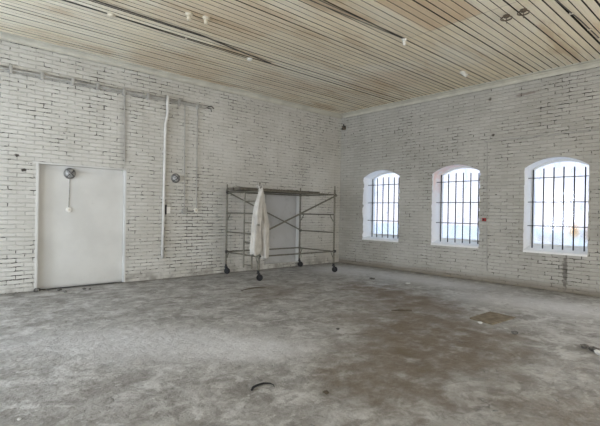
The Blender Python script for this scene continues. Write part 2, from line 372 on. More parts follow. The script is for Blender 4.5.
# ------------------------------------------------------------------ structure
bm = bmesh.new()
bmesh.ops.create_grid(bm, x_segments=80, y_segments=70, size=0.5)
for v in bm.verts:
    v.co.x = (v.co.x + 0.5) * (-XL + 0.6) + XL - 0.3; v.co.y = (v.co.y + 0.5) * (-YB + 0.6) + YB - 0.3; v.co.z = 0
ret = bmesh.ops.extrude_face_region(bm, geom=bm.faces[:])
for v in ret['geom']:
    if isinstance(v, bmesh.types.BMVert): v.co.z -= 0.25
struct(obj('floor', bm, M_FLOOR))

# ceiling: boards with open gaps, gap shade painted on deck and board sides
bm = bmesh.new(); box(bm, XL, YB, H+0.03, 0.0, 0.0, H+0.2, 1)
k = 0; y = -0.002; pitch = 0.122
wide = {17: 0.036, 19: 0.028, 38: 0.024, 56: 0.034}
while y - pitch > YB:
    g = 0.012 + 0.009*random.random()**2 + (0.009 if k % 7 == 3 else 0); g = wide.get(k, g); dz = 0.004*random.random()
    y1 = y - g; y0 = y - pitch
    vs = [(y1, H+0.028), (y1, H+0.0015+dz), (y1-0.002, H+dz), (y0+0.002, H+dz), (y0, H+0.0015+dz), (y0, H+0.028)]
    L_ = [bm.verts.new((XL+0.005, a, b)) for a, b in vs]; R_ = [bm.verts.new((-0.005, a, b)) for a, b in vs]
    for i in range(5):
        f = bm.faces.new((L_[i], L_[i+1], R_[i+1], R_[i])); f.material_index = 1 if i in (0, 4) else 0
    y -= pitch; k += 1
struct(obj('ceiling', bm, [M_CEIL, M_GAP]))

# left wall (y = 0) with two shallow blocked openings
def wall_with_recess(holes, x0, x1, top, depth, thick):
    """front face at y=0, recess depth into +y; holes [(xa, xb, za, zb)]"""
    bm = bmesh.new()
    xs = sorted({x0, x1, *[h[0] for h in holes], *[h[1] for h in holes]})
    def q(a, b, c, d, mi=0):
        f = bm.faces.new([bm.verts.new(p) for p in (a, b, c, d)]); f.material_index = mi
    for a, b in zip(xs, xs[1:]):
        hh = [h for h in holes if h[0] <= a and h[1] >= b]
        if not hh: q((a,0,0),(b,0,0),(b,0,top),(a,0,top)); continue
        _, _, za, zb = hh[0]
        if za > 0: q((a,0,0),(b,0,0),(b,0,za),(a,0,za)); q((a,0,za),(b,0,za),(b,depth,za),(a,depth,za), 1)
        q((a,0,zb),(b,0,zb),(b,0,top),(a,0,top))
        q((a,0,zb),(b,0,zb),(b,depth,zb),(a,depth,zb), 1)
        q((a,0,za),(a,0,zb),(a,depth,zb),(a,depth,za), 1); q((b,0,za),(b,0,zb),(b,depth,zb),(b,depth,za), 1)
        q((a,depth,za),(b,depth,za),(b,depth,zb),(a,depth,zb), 1)
    q((x0,thick,0),(x1,thick,0),(x1,thick,top),(x0,thick,top)); q((x0,0,0),(x0,thick,0),(x0,thick,top),(x0,0,top)); q((x1,0,0),(x1,thick,0),(x1,thick,top),(x1,0,top))
    q((x0,0,top),(x1,0,top),(x1,thick,top),(x0,thick,top)); q((x0,0,0),(x1,0,0),(x1,thick,0),(x0,thick,0))
    return bm
DX0, DX1, DZ = -7.965, -6.43, 2.29
wl = struct(obj('wall_left', wall_with_recess([(DX0, DX1, 0.0, DZ), (-2.83, -1.66, 0.12, 2.02)], XL-0.4, 0.0, H+0.2, 0.13, 0.6), [M_LEFT, M_PLASTER]))
# plaster margins round the blocked doorway
bm = bmesh.new()
box(bm, DX0-0.045, -0.008, 0.0, DX0, 0.02, DZ+0.0); box(bm, DX1, -0.006, 0.0, DX1+0.03, 0.02, DZ)
box(bm, DX0-0.10, -0.006, DZ, DX1+0.03, 0.02, DZ+0.035)
struct(obj('trim_3', bm, M_PLASTER, bevel=0.006))
struct(obj('trim_4', B(-2.828, 0.118, 0.122, -1.662, 0.1305, 2.018), M_GREYPL))
# blocked doorway panel
bm = B(DX0+0.002, 0.105, 0.03, DX1-0.002, 0.132, DZ-0.10)
struct(obj('door_1', bm, M_PLASTER, bevel=0.004))

# window wall (x = 0)
ZS, ZP, ZC = 0.78, 2.51, 2.70    # sill, springing, crown
def arch(y0, y1, n, zp=ZP, zc=ZC):
    w_ = (y1-y0)/2; r_ = zc-zp; R_ = (w_*w_ + r_*r_)/(2*r_); cy = (y0+y1)/2
    return [(y0+(y1-y0)*i/n, math.sqrt(R_*R_ - (y0+(y1-y0)*i/n-cy)**2) - (R_-r_) + zp) for i in range(n+1)]
NZ = 46
def window_wall(wins, thick):
    bm = bmesh.new(); top = H+0.2
    def q(ps, mi=0):
        f = bm.faces.new([bm.verts.new(p) for p in ps]); f.material_index = mi
    edges = []   # per window: left/right jagged outlines
    for wi, (y0, y1) in enumerate(wins):
        amp = (0.016, 0.006, 0.003)[wi] if wi < 3 else 0.003
        ampn = (0.016, 0.008, 0.003)[wi] if wi < 3 else 0.003
        def outline(yb, sgn, am):
            o = []; cur = 0
            for k_ in range(NZ+1):
                if k_ % 2 == 0: cur = random.uniform(-am, am)
                if random.random() < 0.12: cur = random.choice((-1, 1))*am*1.6
                if k_ in (0, NZ, NZ-1): cur = 0
                o.append((yb+cur, ZS+(ZP-ZS)*k_/NZ))
            return o
        edges.append((outline(y0, -1, ampn), outline(y1, 1, amp)))
    # order windows from most negative y upward
    order = sorted(range(len(wins)), key=lambda i: wins[i][0])
    zl = [0.0] + [ZS+(ZP-ZS)*k_/NZ for k_ in range(NZ+1)] + [top]
    prev = [(YB-0.4, z_) for z_ in zl]
    def strip(a, b):
        for (p, q_), (r, s_) in zip(zip(a, a[1:]), zip(b, b[1:])):
            q([(0, p[0], p[1]), (0, r[0], r[1]), (0, s_[0], s_[1]), (0, q_[0], q_[1])])
    for i in order:
        y0, y1 = wins[i]; eL, eR = edges[i]
        cl = [(y0, 0.0)] + eL + [(y0, top)]; strip(prev, cl)
        prev = [(y1, 0.0)] + eR + [(y1, top)]
        q([(0, y0, 0), (0, y1, 0), (0, y1, ZS), (0, y0, ZS)])
        ar = arch(y0, y1, 24)
        for (a, za), (b, zb) in zip(ar, ar[1:]):
            q([(0, a, za), (0, b, zb), (0, b, top), (0, a, top)])
            q([(0, a, za), (0, b, zb), (thick, b, zb), (thick, a, za)], 2 if i == 1 else 1)
        for e_, yb in ((eL, y0), (eR, y1)):
            for (a, za), (b, zb) in zip(e_, e_[1:]):
                q([(0, a, za), (0, b, zb), (0.06, yb, zb), (0.06, yb, za)], 1)
                q([(0.06, yb, za), (0.06, yb, zb), (thick, yb, zb), (thick, yb, za)], 2 if i == 1 else 1)
        q([(0, y0, ZS), (0, y1, ZS), (thick, y1, ZS), (thick, y0, ZS)], 1)
    strip(prev, [(0.0, z_) for z_ in zl])
    # the top corners above the arch springing share the columns; outer shell
    bmesh.ops.remove_doubles(bm, verts=bm.verts[:], dist=0.0002)
    return bm
bmw = window_wall(list(WIN)+list(WIN_OFF), 0.55)
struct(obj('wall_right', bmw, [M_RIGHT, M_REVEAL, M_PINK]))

# rear walls with plain window openings
def plain_wall(along, at, centres, lo, hi, t0, t1, name):
    bm = bmesh.new(); cuts = sorted(centres); p = lo
    def bx(a, b, z0, z1):
        if along == 'y': box(bm, t0, a, z0, t1, b, z1)
        else: box(bm, a, t0, z0, b, t1, z1)
    for c in cuts:
        bx(p, c-0.62, 0, H+0.2); bx(c-0.62, c+0.62, 0, 0.85); bx(c-0.62, c+0.62, 2.75, H+0.2); p = c+0.62
    bx(p, hi, 0, H+0.2)
    struct(obj(name, bm, M_PLASTER))
plain_wall('y', XL, REAR_Y, YB, 0.0, XL-0.4, XL, 'wall_rear')
plain_wall('x', YB, REAR_X, XL-0.4, 0.0, YB-0.4, YB, 'wall_near')

# cornices (cream cove moulding) on the two walls in view
def cornice(path_fn, a, b, flip):
    prof = [(0.0, -0.07), (0.012, -0.07), (0.012, -0.10), (0.030, -0.10), (0.032, -0.07), (0.045, -0.045), (0.07, -0.03), (0.075, -0.016), (0.135, -0.016), (0.14, 0.0), (0.0, 0.0)]
    bm = bmesh.new(); A = [bm.verts.new(path_fn(a, d, H+z_)) for d, z_ in prof]; Bv = [bm.verts.new(path_fn(b, d, H+z_)) for d, z_ in prof]
    n = len(prof)
    for i in range(n): bm.faces.new((A[i], A[(i+1) % n], Bv[(i+1) % n], Bv[i]))
    bm.faces.new(A); bm.faces.new(Bv); return bm
struct(obj('trim_1', cornice(lambda s_, d, z_: (s_, -d, z_), XL, 0.0, False), M_TRIM))
struct(obj('trim_2', cornice(lambda s_, d, z_: (-d*1.5, s_, z_), YB, -0.1, False), M_TRIM))

# windows: frame, glass, sill
GX = 0.43
for i, (y0, y1) in enumerate(list(WIN)+list(WIN_OFF)):
    bm = bmesh.new(); fw = 0.05
    o_ = arch(y0, y1, 24); inn = arch(y0+fw, y1-fw, 24, ZP-0.01, ZC-fw)
    outer = [(y0, ZS+0.07)] + o_ + [(y1, ZS+0.07)]; inner = [(y0+fw, ZS+0.13)] + inn + [(y1-fw, ZS+0.13)]
    n = len(outer)
    rings = []
    for xx, ring in ((GX-0.03, outer), (GX-0.03, inner), (GX+0.03, inner), (GX+0.03, outer)):
        rings.append([bm.verts.new((xx, a, b)) for a, b in ring])
    for j in range(4):
        ra, rb = rings[j], rings[(j+1) % 4]
        for k in range(n): bm.faces.new((ra[k], ra[(k+1) % n], rb[(k+1) % n], rb[k]))
    fr = struct(obj('window_%d' % (i+1), bm, M_FRAME))
    bm = bmesh.new(); bm.faces.new([bm.verts.new((GX, a, b)) for a, b in inner])
    r_ = bmesh.ops.extrude_face_region(bm, geom=bm.faces[:])
    for v in r_['geom']:
        if isinstance(v, bmesh.types.BMVert): v.co.x += 0.004
    obj('window_glass', bm, M_GLASS2 if i == 2 else M_GLASS, fr)
    # sloping plastered sill
    bm = bmesh.new(); pr = [(-0.018, ZS-0.045), (-0.018, ZS-0.005), (0.02, ZS+0.008), (GX-0.03, ZS+0.085), (0.5, ZS+0.085), (0.5, ZS-0.002), (0.0, ZS-0.002), (0.0, ZS-0.045)]
    A = [bm.verts.new((a, y0-0.0, b)) for a, b in pr]; Bv = [bm.verts.new((a, y1+0.0, b)) for a, b in pr]
    for k in range(len(pr)): bm.faces.new((A[k], A[(k+1) % len(pr)], Bv[(k+1) % len(pr)], Bv[k]))
    bm.faces.new(A); bm.faces.new(Bv); obj('window_sill', bm, M_REVEAL, fr)

# yard outside
struct(obj('ground', B(0.9, -45, -0.6, 60, 40, -0.3), M_GROUND))

# ------------------------------------------------------------------ window grilles
bars_at = ((-1.095, -1.265, -1.46, -1.65, -1.84, -1.99), (-3.26, -3.455, -3.65, -3.84, -4.025, -4.22), (-5.41, -5.615, -5.807, -5.99, -6.18, -6.37))
where = ('dark iron bar grille in the window nearest the room corner', 'dark iron bar grille in the middle of the three windows', 'dark iron bar grille in the rightmost window with rust stained glass')
for (y0, y1), bars, lab in zip(WIN, bars_at, where):
    gx = 0.20; g = empty('window_grille', (gx, (y0+y1)/2, ZS), lab, 'window grille', 'iron grilles in the arched windows')
    for yb in bars:
        zt = 2.53 - 0.15*abs((yb-(y0+y1)/2))/0.6*0.3
        bm = T([(gx, yb, ZS+0.035), (gx, yb, zt-0.02), (gx, yb, zt)], [0.0135, 0.0135, 0.006], 8)
        obj('vertical_bar', bm, M_IRON, g)
    for zb in (1.295, 1.80, 2.31):
        bm = B(gx+0.010, y0-0.02, zb-0.010, gx+0.018, y1+0.02, zb+0.010); obj('crossbar', bm, M_GREYM, g)

# ------------------------------------------------------------------ scaffold
X0, X1, YF, YN = -4.105, -1.76, -0.16, -1.45
sc_ = empty('mobile_scaffold', ((X0+X1)/2, (YF+YN)/2, 0), 'rolling tubular steel scaffold tower with plank deck in front of the brick wall', 'scaffold')
TR = 0.024
for (x, y, top) in ((X0, YF, 2.13), (X1, YF, 2.16), (X0, YN, 2.12), (X1, YN, 2.17)):
    bm = bmesh.new(); tube(bm, [(x, y, 0.17), (x, y, top-0.10)], TR, 12)
    tube(bm, [(x, y, top-0.12), (x, y, top-0.01), (x, y, top)], [0.016, 0.016, 0.010], 10)
    for z_ in (0.52, 1.95): lathe(bm, [(TR+0.006, -0.035), (TR+0.006, 0.035)], Matrix.Translation((x, y, z_)), 12)
    obj('post', bm, M_STEEL, sc_)
    # caster: fork, wheel, stem plate
    bm = bmesh.new(); a = -0.75 + random.uniform(-0.35, 0.35)
    dx, dy = math.cos(a), math.sin(a)
    R3 = Matrix.Translation((x, y, 0)) @ Matrix.Rotation(a, 4, 'Z')
    for s_ in (-1, 1):
        c_ = [R3 @ Vector(p) for p in ((-0.02, s_*0.028, 0.165), (0.03, s_*0.028, 0.165), (0.045, s_*0.028, 0.065), (0.015, s_*0.028, 0.065))]
        d_ = [R3 @ Vector(p) for p in ((-0.02, s_*0.034, 0.165), (0.03, s_*0.034, 0.165), (0.045, s_*0.034, 0.065), (0.015, s_*0.034, 0.065))]
        A = [bm.verts.new(p) for p in c_]; Bv = [bm.verts.new(p) for p in d_]
        bm.faces.new(A); bm.faces.new(Bv)
        for k in range(4): bm.faces.new((A[k], A[(k+1) % 4], Bv[(k+1) % 4], Bv[k]))
    lathe(bm, [(0.042, 0.160), (0.042, 0.172), (0.026, 0.176), (0.026, 0.23)], Matrix.Translation((x, y, 0)), 14)
    fk = obj('caster', bm, M_IRON, sc_)
    Mw = R3 @ Matrix.Translation((0.03, 0, 0.072)) @ Matrix.Rotation(PI/2, 4, 'X')
    obj('wheel', lathe(bmesh.new(), [(0.02, -0.022), (0.045, -0.020), (0.055, -0.024), (0.069, -0.020), (0.072, -0.010), (0.072, 0.010), (0.069, 0.020), (0.055, 0.024), (0.045, 0.020), (0.02, 0.022)], Mw, 24), M_RUBBER, fk)
# end frames
for x in (X0, X1):
    zs = (0.52, 1.00, 1.45) + ((1.93,) if x == X0 else (1.95,))
    for z_ in zs:
        obj('end_rail', T([(x, YF-TR*0.5, z_), (x, YN+TR*0.5, z_)], 0.017, 10), M_STEEL, sc_)
    for y, s_ in ((YF, -1), (YN, 1)):
        obj('corner_brace', T([(x, y, 1.26), (x, y+s_*0.05, 1.29), (x, y+s_*0.13, 1.40), (x, y+s_*0.15, 1.45)], 0.011, 8), M_STEEL, sc_)
        obj('corner_brace', T([(x, y, 0.36), (x, y+s_*0.04, 0.38), (x, y+s_*0.09, 0.48), (x, y+s_*0.10, 0.52)], 0.010, 8), M_STEEL, sc_)
# built-in ladder in the left end frame
obj('ladder_stile', T([(X0, -0.89, 0.23), (X0, -0.89, 1.92)], 0.019, 10), M_STEEL, sc_)
obj('ladder_stile', T([(X0, -0.89, 0.80), (X0, -1.13, 0.80), (X0, -1.18, 0.785), (X0, -1.20, 0.74), (X0, -1.20, 0.23)], 0.018, 10), M_STEEL, sc_)
for z_ in (1.72, 1.24):
    obj('rung', T([(X0, -0.89, z_), (X0, YN, z_)], 0.014, 8), M_STEEL, sc_)
obj('rung', T([(X0, -0.89, 0.30), (X0, -1.20, 0.30)], 0.014, 8), M_STEEL, sc_)
# long rails and diagonals
for y in (YF, YN):
    obj('side_rail', T([(X0, y-0.03, 0.53), (X1, y-0.03, 0.53)], 0.017, 10), M_STEEL, sc_)
    obj('side_rail', T([(X0, y-0.03, 1.95), (X1, y-0.03, 1.95)], 0.017, 10), M_STEEL, sc_)
obj('diagonal_brace', T([(X0, YN-0.06, 1.02), (X1, YN-0.06, 1.93)], 0.019, 10), M_STEEL, sc_)
obj('diagonal_brace', T([(X0, YF-0.06, 1.93), (X1, YF-0.06, 1.00)], 0.017, 10), M_STEEL, sc_)
for y, z_, x in ((YN-0.05, 1.93, X1), (YN-0.05, 0.53, X1), (YF-0.05, 1.0, X1), (YF-0.05, 1.93, X0), (YF-0.05, 0.53, X0)):
    bm = bmesh.new(); box(bm, x-0.03, y-0.0, z_-0.03, x+0.03, y+0.05, z_+0.03); obj('clamp', bm, M_IRON, sc_, bevel=0.008)
# deck: loose planks lying on the top rails (lifted away separately)
planks = ((-4.17, -1.68, -0.83, -0.56, 'weathered grey deck plank on the scaffold on the side nearer the room'),
          (-4.19, -1.70, -0.53, -0.27, 'weathered deck plank nearest the brick wall on the scaffold'))
for a, b, c, d, lab in planks:
    bm = bmesh.new(); n_ = 14
    rows = []
    for k in range(n_+1):
        x = a+(b-a)*k/n_; sag = -0.006*math.sin(PI*k/n_)+0.002*random.random()
        rows.append([bm.verts.new(p) for p in ((x, c, 1.976+sag), (x, d, 1.976+sag), (x, d, 2.040+sag), (x, c, 2.040+sag))])
    for r0, r1 in zip(rows, rows[1:]):
        for k in range(4): bm.faces.new((r0[k], r0[(k+1) % 4], r1[(k+1) % 4], r1[k]))
    bm.faces.new(rows[0]); bm.faces.new(rows[-1])
    tag(obj('deck_plank', bm, M_PLANK, bevel=0.004), lab, 'plank', 'deck planks on the scaffold')

# ------------------------------------------------------------------ overalls hanging from the scaffold
def hanging(cx_fn, w_fn, d_fn, z0, z1, yc, seed, nz=44, n=40):
    bm = bmesh.new(); rings = []; rnd = random.Random(seed); ph = [rnd.uniform(0, 6.28) for _ in range(5)]
    for i in range(nz+1):
        s_ = i/nz; z = z1+(z0-z1)*s_; ring = []
        for k in range(n):
            a = 2*PI*k/n
            f = 1 + (0.17*math.sin(4*a+ph[0]+2.2*s_) + 0.07*math.sin(7*a+ph[1]-2.5*s_) + 0.03*math.sin(13*a+ph[2]+5*s_)) * min(1, s_*3+0.35)
            x = cx_fn(s_) + 0.5*w_fn(s_)*math.cos(a)*f; y = yc + 0.5*d_fn(s_)*math.sin(a)*f
            zz = z + (0.02*math.sin(3*a+ph[3]) + 0.012*math.sin(7*a+ph[4]))*s_
            zz += 0.012*math.sin(8*s_*PI + a*2)*s_
            ring.append(bm.verts.new((x, y, zz)))
        rings.append(ring)
    for a, b in zip(rings, rings[1:]):
        for k in range(n): bm.faces.new((a[k], a[(k+1) % n], b[(k+1) % n], b[k]))
    bm.faces.new(rings[0]); bm.faces.new(rings[-1])
    return bm
def lerp(pts):
    def f(s_):
        for (a, va), (b, vb) in zip(pts, pts[1:]):
            if s_ <= b: 
                u_ = (s_-a)/(b-a); u_ = u_*u_*(3-2*u_); return va+(vb-va)*u_
        return pts[-1][1]
    return f
yc = -1.585
ov = empty('work_overalls', (-4.10, yc, 0.5), 'off white cotton work overalls hanging from the scaffold deck', 'overalls')
# perspective is from the left, so garment spreads along x and slightly along y
body = hanging(lerp([(0, -4.13), (0.25, -4.10), (0.55, -4.04), (1, -4.01)]), lerp([(0, 0.05), (0.12, 0.09), (0.35, 0.16), (0.6, 0.20), (0.85, 0.18), (1, 0.13)]),
               lerp([(0, 0.04), (0.2, 0.09), (0.5, 0.14), (1, 0.12)]), 0.50, 1.99, yc, 3)
obj('right_leg', body, M_CLOTH, ov, smooth=True)
obj('left_leg', hanging(lerp([(0, -4.20), (0.4, -4.28), (1, -4.29)]), lerp([(0, 0.05), (0.3, 0.13), (0.6, 0.20), (0.9, 0.24), (1, 0.20)]), lerp([(0, 0.05), (0.4, 0.12), (1, 0.13)]), 0.60, 1.97, yc-0.03, 8), M_CLOTH, ov, smooth=True)
obj('sleeve', hanging(lerp([(0, -4.20), (0.5, -4.27), (1, -4.28)]), lerp([(0, 0.06), (0.3, 0.15), (0.7, 0.17), (1, 0.12)]), lerp([(0, 0.05), (0.4, 0.09), (1, 0.08)]), 1.22, 1.96, yc-0.10, 12), M_CLOTH, ov, smooth=True)
obj('hanging_loop', T([(-4.18, yc+0.01, 1.97), (-4.19, yc+0.02, 2.03), (-4.15, yc+0.13, 2.05), (-4.11, yc+0.18, 2.00)], 0.013, 8), M_CLOTH, ov)
obj('hanging_loop', T([(-4.11, yc+0.01, 1.97), (-4.10, yc+0.02, 2.04), (-4.07, yc+0.13, 2.06), (-4.05, yc+0.18, 2.00)], 0.013, 8), M_CLOTH, ov)
ov.location.x -= 0.055; ov.location.y -= 0.045

# ------------------------------------------------------------------ services on the left wall
# horizontal conduit run
run = empty('conduit_run', (-8.5, -0.03, 3.87), 'long painted conduit pair running high along the left brick wall', 'conduit')
def wob(x0, x1, y, z0, z1, n, amp, rr):
    pts = []
    for i in range(n+1):
        s_ = i/n; pts.append((x0+(x1-x0)*s_, y+rr.uniform(-amp, amp)*0.3, z0+(z1-z0)*s_+rr.uniform(-amp, amp)))
    return pts
rr = random.Random(4)
obj('conduit_tube', T(wob(-12.0, -4.75, -0.035, 3.845, 3.895, 34, 0.006, rr), 0.019, 8), M_PCABLE, run, smooth=True)
obj('cable', T(wob(-12.0, -4.55, -0.022, 3.895, 3.925, 34, 0.007, rr), 0.010, 8), M_CABLE, run, smooth=True)
obj('cable', T(wob(-12.0, -4.62, -0.018, 3.800, 3.86, 34, 0.006, rr), 0.008, 8), M_PCABLE, run, smooth=True)
for x in (-8.42, -7.95, -7.45, -7.0, -6.5, -6.0, -5.3, -4.85):
    obj('clip', B(x-0.025, -0.060, 3.80, x+0.025, -0.001, 3.94), M_PCABLE, run, bevel=0.006)
bm = bmesh.new(); tube(bm, [(-4.58, -0.03, 3.91), (-4.5, -0.05, 3.93), (-4.44, -0.06, 3.88)], 0.014, 8); tube(bm, [(-4.62, -0.03, 3.88), (-4.52, -0.06, 3.86), (-4.50, -0.05, 3.80)], 0.012, 8)
obj('frayed_end', bm, M_DCABLE, run)

vp = empty('vertical_pipe', (-5.62, -0.04, 0.45), 'thick white painted pipe running down the left brick wall', 'pipe')
obj('pipe_tube', T([(-5.635, -0.04, 0.45), (-5.625, -0.04, 1.5), (-5.615, -0.04, 3.0), (-5.61, -0.04, 3.36), (-5.58, -0.045, 3.50), (-5.575, -0.06, 3.62), (-5.595, -0.088, 3.78), (-5.585, -0.092, 3.96)], 0.030, 12), M_PIPE, vp, smooth=True)
obj('pipe_socket', lathe(bmesh.new(), [(0.030, -0.05), (0.034, -0.04), (0.034, 0.04), (0.030, 0.05)], Matrix.Translation((-5.612, -0.04, 3.2)), 14), M_PIPE, vp)
for z_ in (0.7, 1.75, 2.75): obj('clip', B(-5.665, -0.068, z_-0.012, -5.575, 0.0, z_+0.012), M_PIPE, vp, bevel=0.004)
for x, x2, nm, zt, lab in ((-5.156, -5.13, 'conduit_drop', 3.86, 'thin painted conduit dropping to the junction box just right of the grey round lamp'),
                           (-4.845, -4.83, 'conduit_drop', 3.87, 'thin painted conduit nearest the scaffold dropping to the small socket')):
    tag(obj(nm, T([(x, -0.02, zt), ((x+x2)/2, -0.02, 2.7), (x2, -0.02, 1.53)], 0.011, 8), M_PCABLE), lab, 'conduit')
tag(obj('conduit_drop', T([(-6.475, -0.014, 3.86), (-6.47, -0.014, 3.1), (-6.455, -0.014, 2.42)], 0.009, 8), M_PCABLE), 'thin painted over cable rising from the top right corner of the blocked doorway', 'cable')
# switch line
sw = empty('switch_box', (-5.55, 0, 1.48), 'white switch box with a black edge beside the thick white pipe', 'switch')
obj('box_body', B(-5.555, -0.05, 1.42, -5.47, 0.0, 1.56), M_CER, sw, bevel=0.008)
obj('dark_side_plate', B(-5.588, -0.045, 1.40, -5.556, 0.0, 1.61), M_RUBBER, sw, bevel=0.004)
tag(obj('conduit_link', T([(-5.47, -0.016, 1.485), (-5.3, -0.018, 1.478), (-5.18, -0.016, 1.485)], 0.012, 8), M_PIPE), 'short white conduit linking the switch box to the round junction box', 'conduit')
jb = tag(obj('junction_box', lathe(bmesh.new(), [(0.065, 0), (0.065, 0.035), (0.055, 0.05), (0.0, 0.052)], FACE_Y(-5.13, 1.475)), M_PCABLE, smooth=False), 'round junction box under the conduit right of the white pipe', 'junction box')
tag(obj('conduit_link', T([(-5.07, -0.016, 1.475), (-4.95, -0.018, 1.465), (-4.88, -0.016, 1.49)], 0.014, 8), M_CABLE), 'short grey conduit between the round junction box and the small wall socket', 'conduit')
ws = empty('wall_socket', (-4.84, 0, 1.50), 'small round wall socket at the end of the conduit nearest the scaffold', 'socket')
obj('socket_body', lathe(bmesh.new(), [(0.052, 0), (0.052, 0.026), (0.042, 0.034), (0.0, 0.034)], FACE_Y(-4.84, 1.50)), M_CER, ws)
obj('socket_face', lathe(bmesh.new(), [(0.022, 0.034), (0.022, 0.038), (0.0, 0.038)], FACE_Y(-4.84, 1.50)), M_BEIGE, ws)

# round lamps
def bulkhead(x, z, y, lab, R0, cord):
    e = empty('bulkhead_lamp', (x, y, z), lab, 'lamp')
    obj('backplate', lathe(bmesh.new(), [(R0, 0), (R0, 0.018), (R0*0.9, 0.03), (R0*0.84, 0.032)], FACE_Y(x, z, y)), M_GREYM, e)
    obj('dome', lathe(bmesh.new(), [(R0*0.78, 0.03), (R0*0.72, 0.06), (R0*0.52, 0.085), (R0*0.25, 0.098), (0, 0.10)], FACE_Y(x, z, y)), M_LENS, e, smooth=True)
    bm = bmesh.new()
    for a in (PI/4, 3*PI/4):
        pts = [(x+R0*0.86*math.cos(a)*math.cos(s_), y-0.03-0.085*math.sin(s_), z+R0*0.86*math.sin(a)*math.cos(s_)) for s_ in [PI*k/10 for k in range(11)]]
        tube(bm, pts, 0.006, 6)
    obj('wire_guard', bm, M_IRON, e)
    return e
e = bulkhead(-7.44, 2.155, 0.105, 'dark metal round lamp with wire guard on the blocked doorway panel', 0.105, True)
cs = empty('cord_switch', (-7.45, 0.105, 1.47), 'small round white switch hanging on a cord below the doorway lamp', 'switch')
obj('cord', T([(-7.435, 0.098, 2.06), (-7.440, 0.098, 1.8), (-7.448, 0.098, 1.50)], 0.007, 6), M_CABLE, cs)
obj('switch_body', lathe(bmesh.new(), [(0.048, 0), (0.048, 0.026), (0.038, 0.036), (0, 0.038)], FACE_Y(-7.45, 1.465, 0.105)), M_CER, cs)
obj('switch_key', lathe(bmesh.new(), [(0.014, 0.038), (0.010, 0.052), (0, 0.052)], FACE_Y(-7.45, 1.465, 0.105)), M_BEIGE, cs)
e = bulkhead(-5.345, 2.20, 0.0, 'grey metal round lamp on the bare brick right of the thick white pipe', 0.105, False)
# thin grey tube drawing the dark line at the second recess edge
tag(obj('recess_edge_line', T([(-2.835, -0.018, 0.10), (-2.835, -0.018, 1.1), (-2.845, -0.018, 2.05)], 0.013, 8), M_CABLE), 'thin grey upright line along the left edge of the recess behind the scaffold', 'pipe')

# ------------------------------------------------------------------ services on the window wall
tag(obj('wall_cable', T([(-0.012, -4.45, 3.165), (-0.014, -5.3, 3.172), (-0.012, -6.0, 3.168), (-0.013, -6.9, 3.175), (-0.012, -9.0, 3.17)], 0.010, 8), M_PCABLE), 'painted over cable running level above the rightmost window', 'cable')
tag(obj('wall_cable', T([(-0.012, -4.50, 3.165), (-0.012, -4.515, 1.6), (-0.012, -4.545, 0.25)], 0.008, 8), M_PCABLE), 'painted over cable running down between the middle and rightmost windows', 'cable')
cb = empty('call_point', (0, -4.46, 1.40), 'small dark red box on the wall right of the middle window', 'call point')
obj('box_body', B(-0.04, -4.505, 1.367, 0.0, -4.42, 1.437), M_RED, cb, bevel=0.008)
obj('dark_button', lathe(bmesh.new(), [(0.02, 0), (0.02, 0.012), (0, 0.014)], FACE_X(-4.462, 1.40, -0.04), 16), M_RUBBER, cb)
br = empty('corner_bracket', (0, -0.12, 4.05), 'dark rusty pipe bracket high in the room corner', 'bracket')
obj('bracket_plate', B(-0.03, -0.20, 4.00, 0.0, -0.06, 4.12), M_RUST, br, bevel=0.005)
obj('bracket_arm', T([(-0.02, -0.17, 4.08), (-0.10, -0.20, 4.10), (-0.13, -0.21, 4.14)], 0.016, 8), M_RUBBER, br)
obj('bracket_arm', T([(-0.02, -0.09, 4.04), (-0.09, -0.07, 4.02)], 0.014, 8), M_RUBBER, br)

# ------------------------------------------------------------------ ceiling fittings
def rose(name, x, y, lab, R0=0.05, mat=M_CER, grp=None, hook=False, holder=False):
    e = empty(name, (x, y, H), lab, 'ceiling rose', grp)
    obj('rose_base', lathe(bmesh.new(), [(R0, -0.004), (R0, 0.012), (R0*0.8, 0.03), (R0*0.45, 0.036), (0, 0.036)], DOWN(x, y, H)), mat, e)
    if holder:
        obj('lamp_holder', lathe(bmesh.new(), [(R0*0.42, 0.03), (R0*0.5, 0.05), (R0*0.5, 0.10), (R0*0.36, 0.105), (R0*0.30, 0.07), (0, 0.07)], DOWN(x, y, H)), mat, e)
    if hook:
        obj('ring', T([(x+0.075*math.cos(a), y+0.075*math.sin(a), H-0.045) for a in [2*PI*k/20 for k in range(21)]], 0.010, 6), M_RUST, e)
        obj('hook', T([(x, y, H-0.03), (x, y, H-0.09), (x+0.02, y, H-0.11), (x+0.035, y, H-0.09)], 0.007, 6), M_RUST, e)
    return e
rose('ceiling_rose', -6.60, -2.96, 'left one of two beige ceiling roses side by side on a brown stained board', 0.058, M_BEIGE, None, holder=True)
rose('ceiling_rose', -6.35, -3.03, 'right one of two beige ceiling roses side by side on a brown stained board', 0.058, M_BEIGE, None, holder=True)
rose('ceiling_rose', -7.44, -2.10, 'small pale ceiling rose on the cable nearest the left end of the ceiling', 0.06, M_BEIGE)
rose('ceiling_rose', -4.84, -2.04, 'small pale ceiling rose at the far end of the dark ceiling cables', 0.055, M_CER)
rose('ceiling_rose', -3.52, -4.66, 'small white ceiling rose at the end of the double cable in mid ceiling', 0.045, M_CER, holder=True)
rose('ceiling_rose', -3.31, -3.05, 'tiny brown ceiling rose on the boards near the room corner', 0.04, M_BEIGE)
rose('ceiling_rose', -3.18, -6.20, 'rusty ringed ceiling rose, left one of the pair near the top right', 0.045, M_RUST, None, hook=True)
rose('ceiling_rose', -3.19, -6.44, 'rusty ringed ceiling rose, right one of the pair near the top right', 0.045, M_RUST, None, hook=True)
e = empty('lamp_socket', (-1.23, -4.5, H), 'white ceramic lamp socket on the ceiling above the middle window', 'lamp socket')
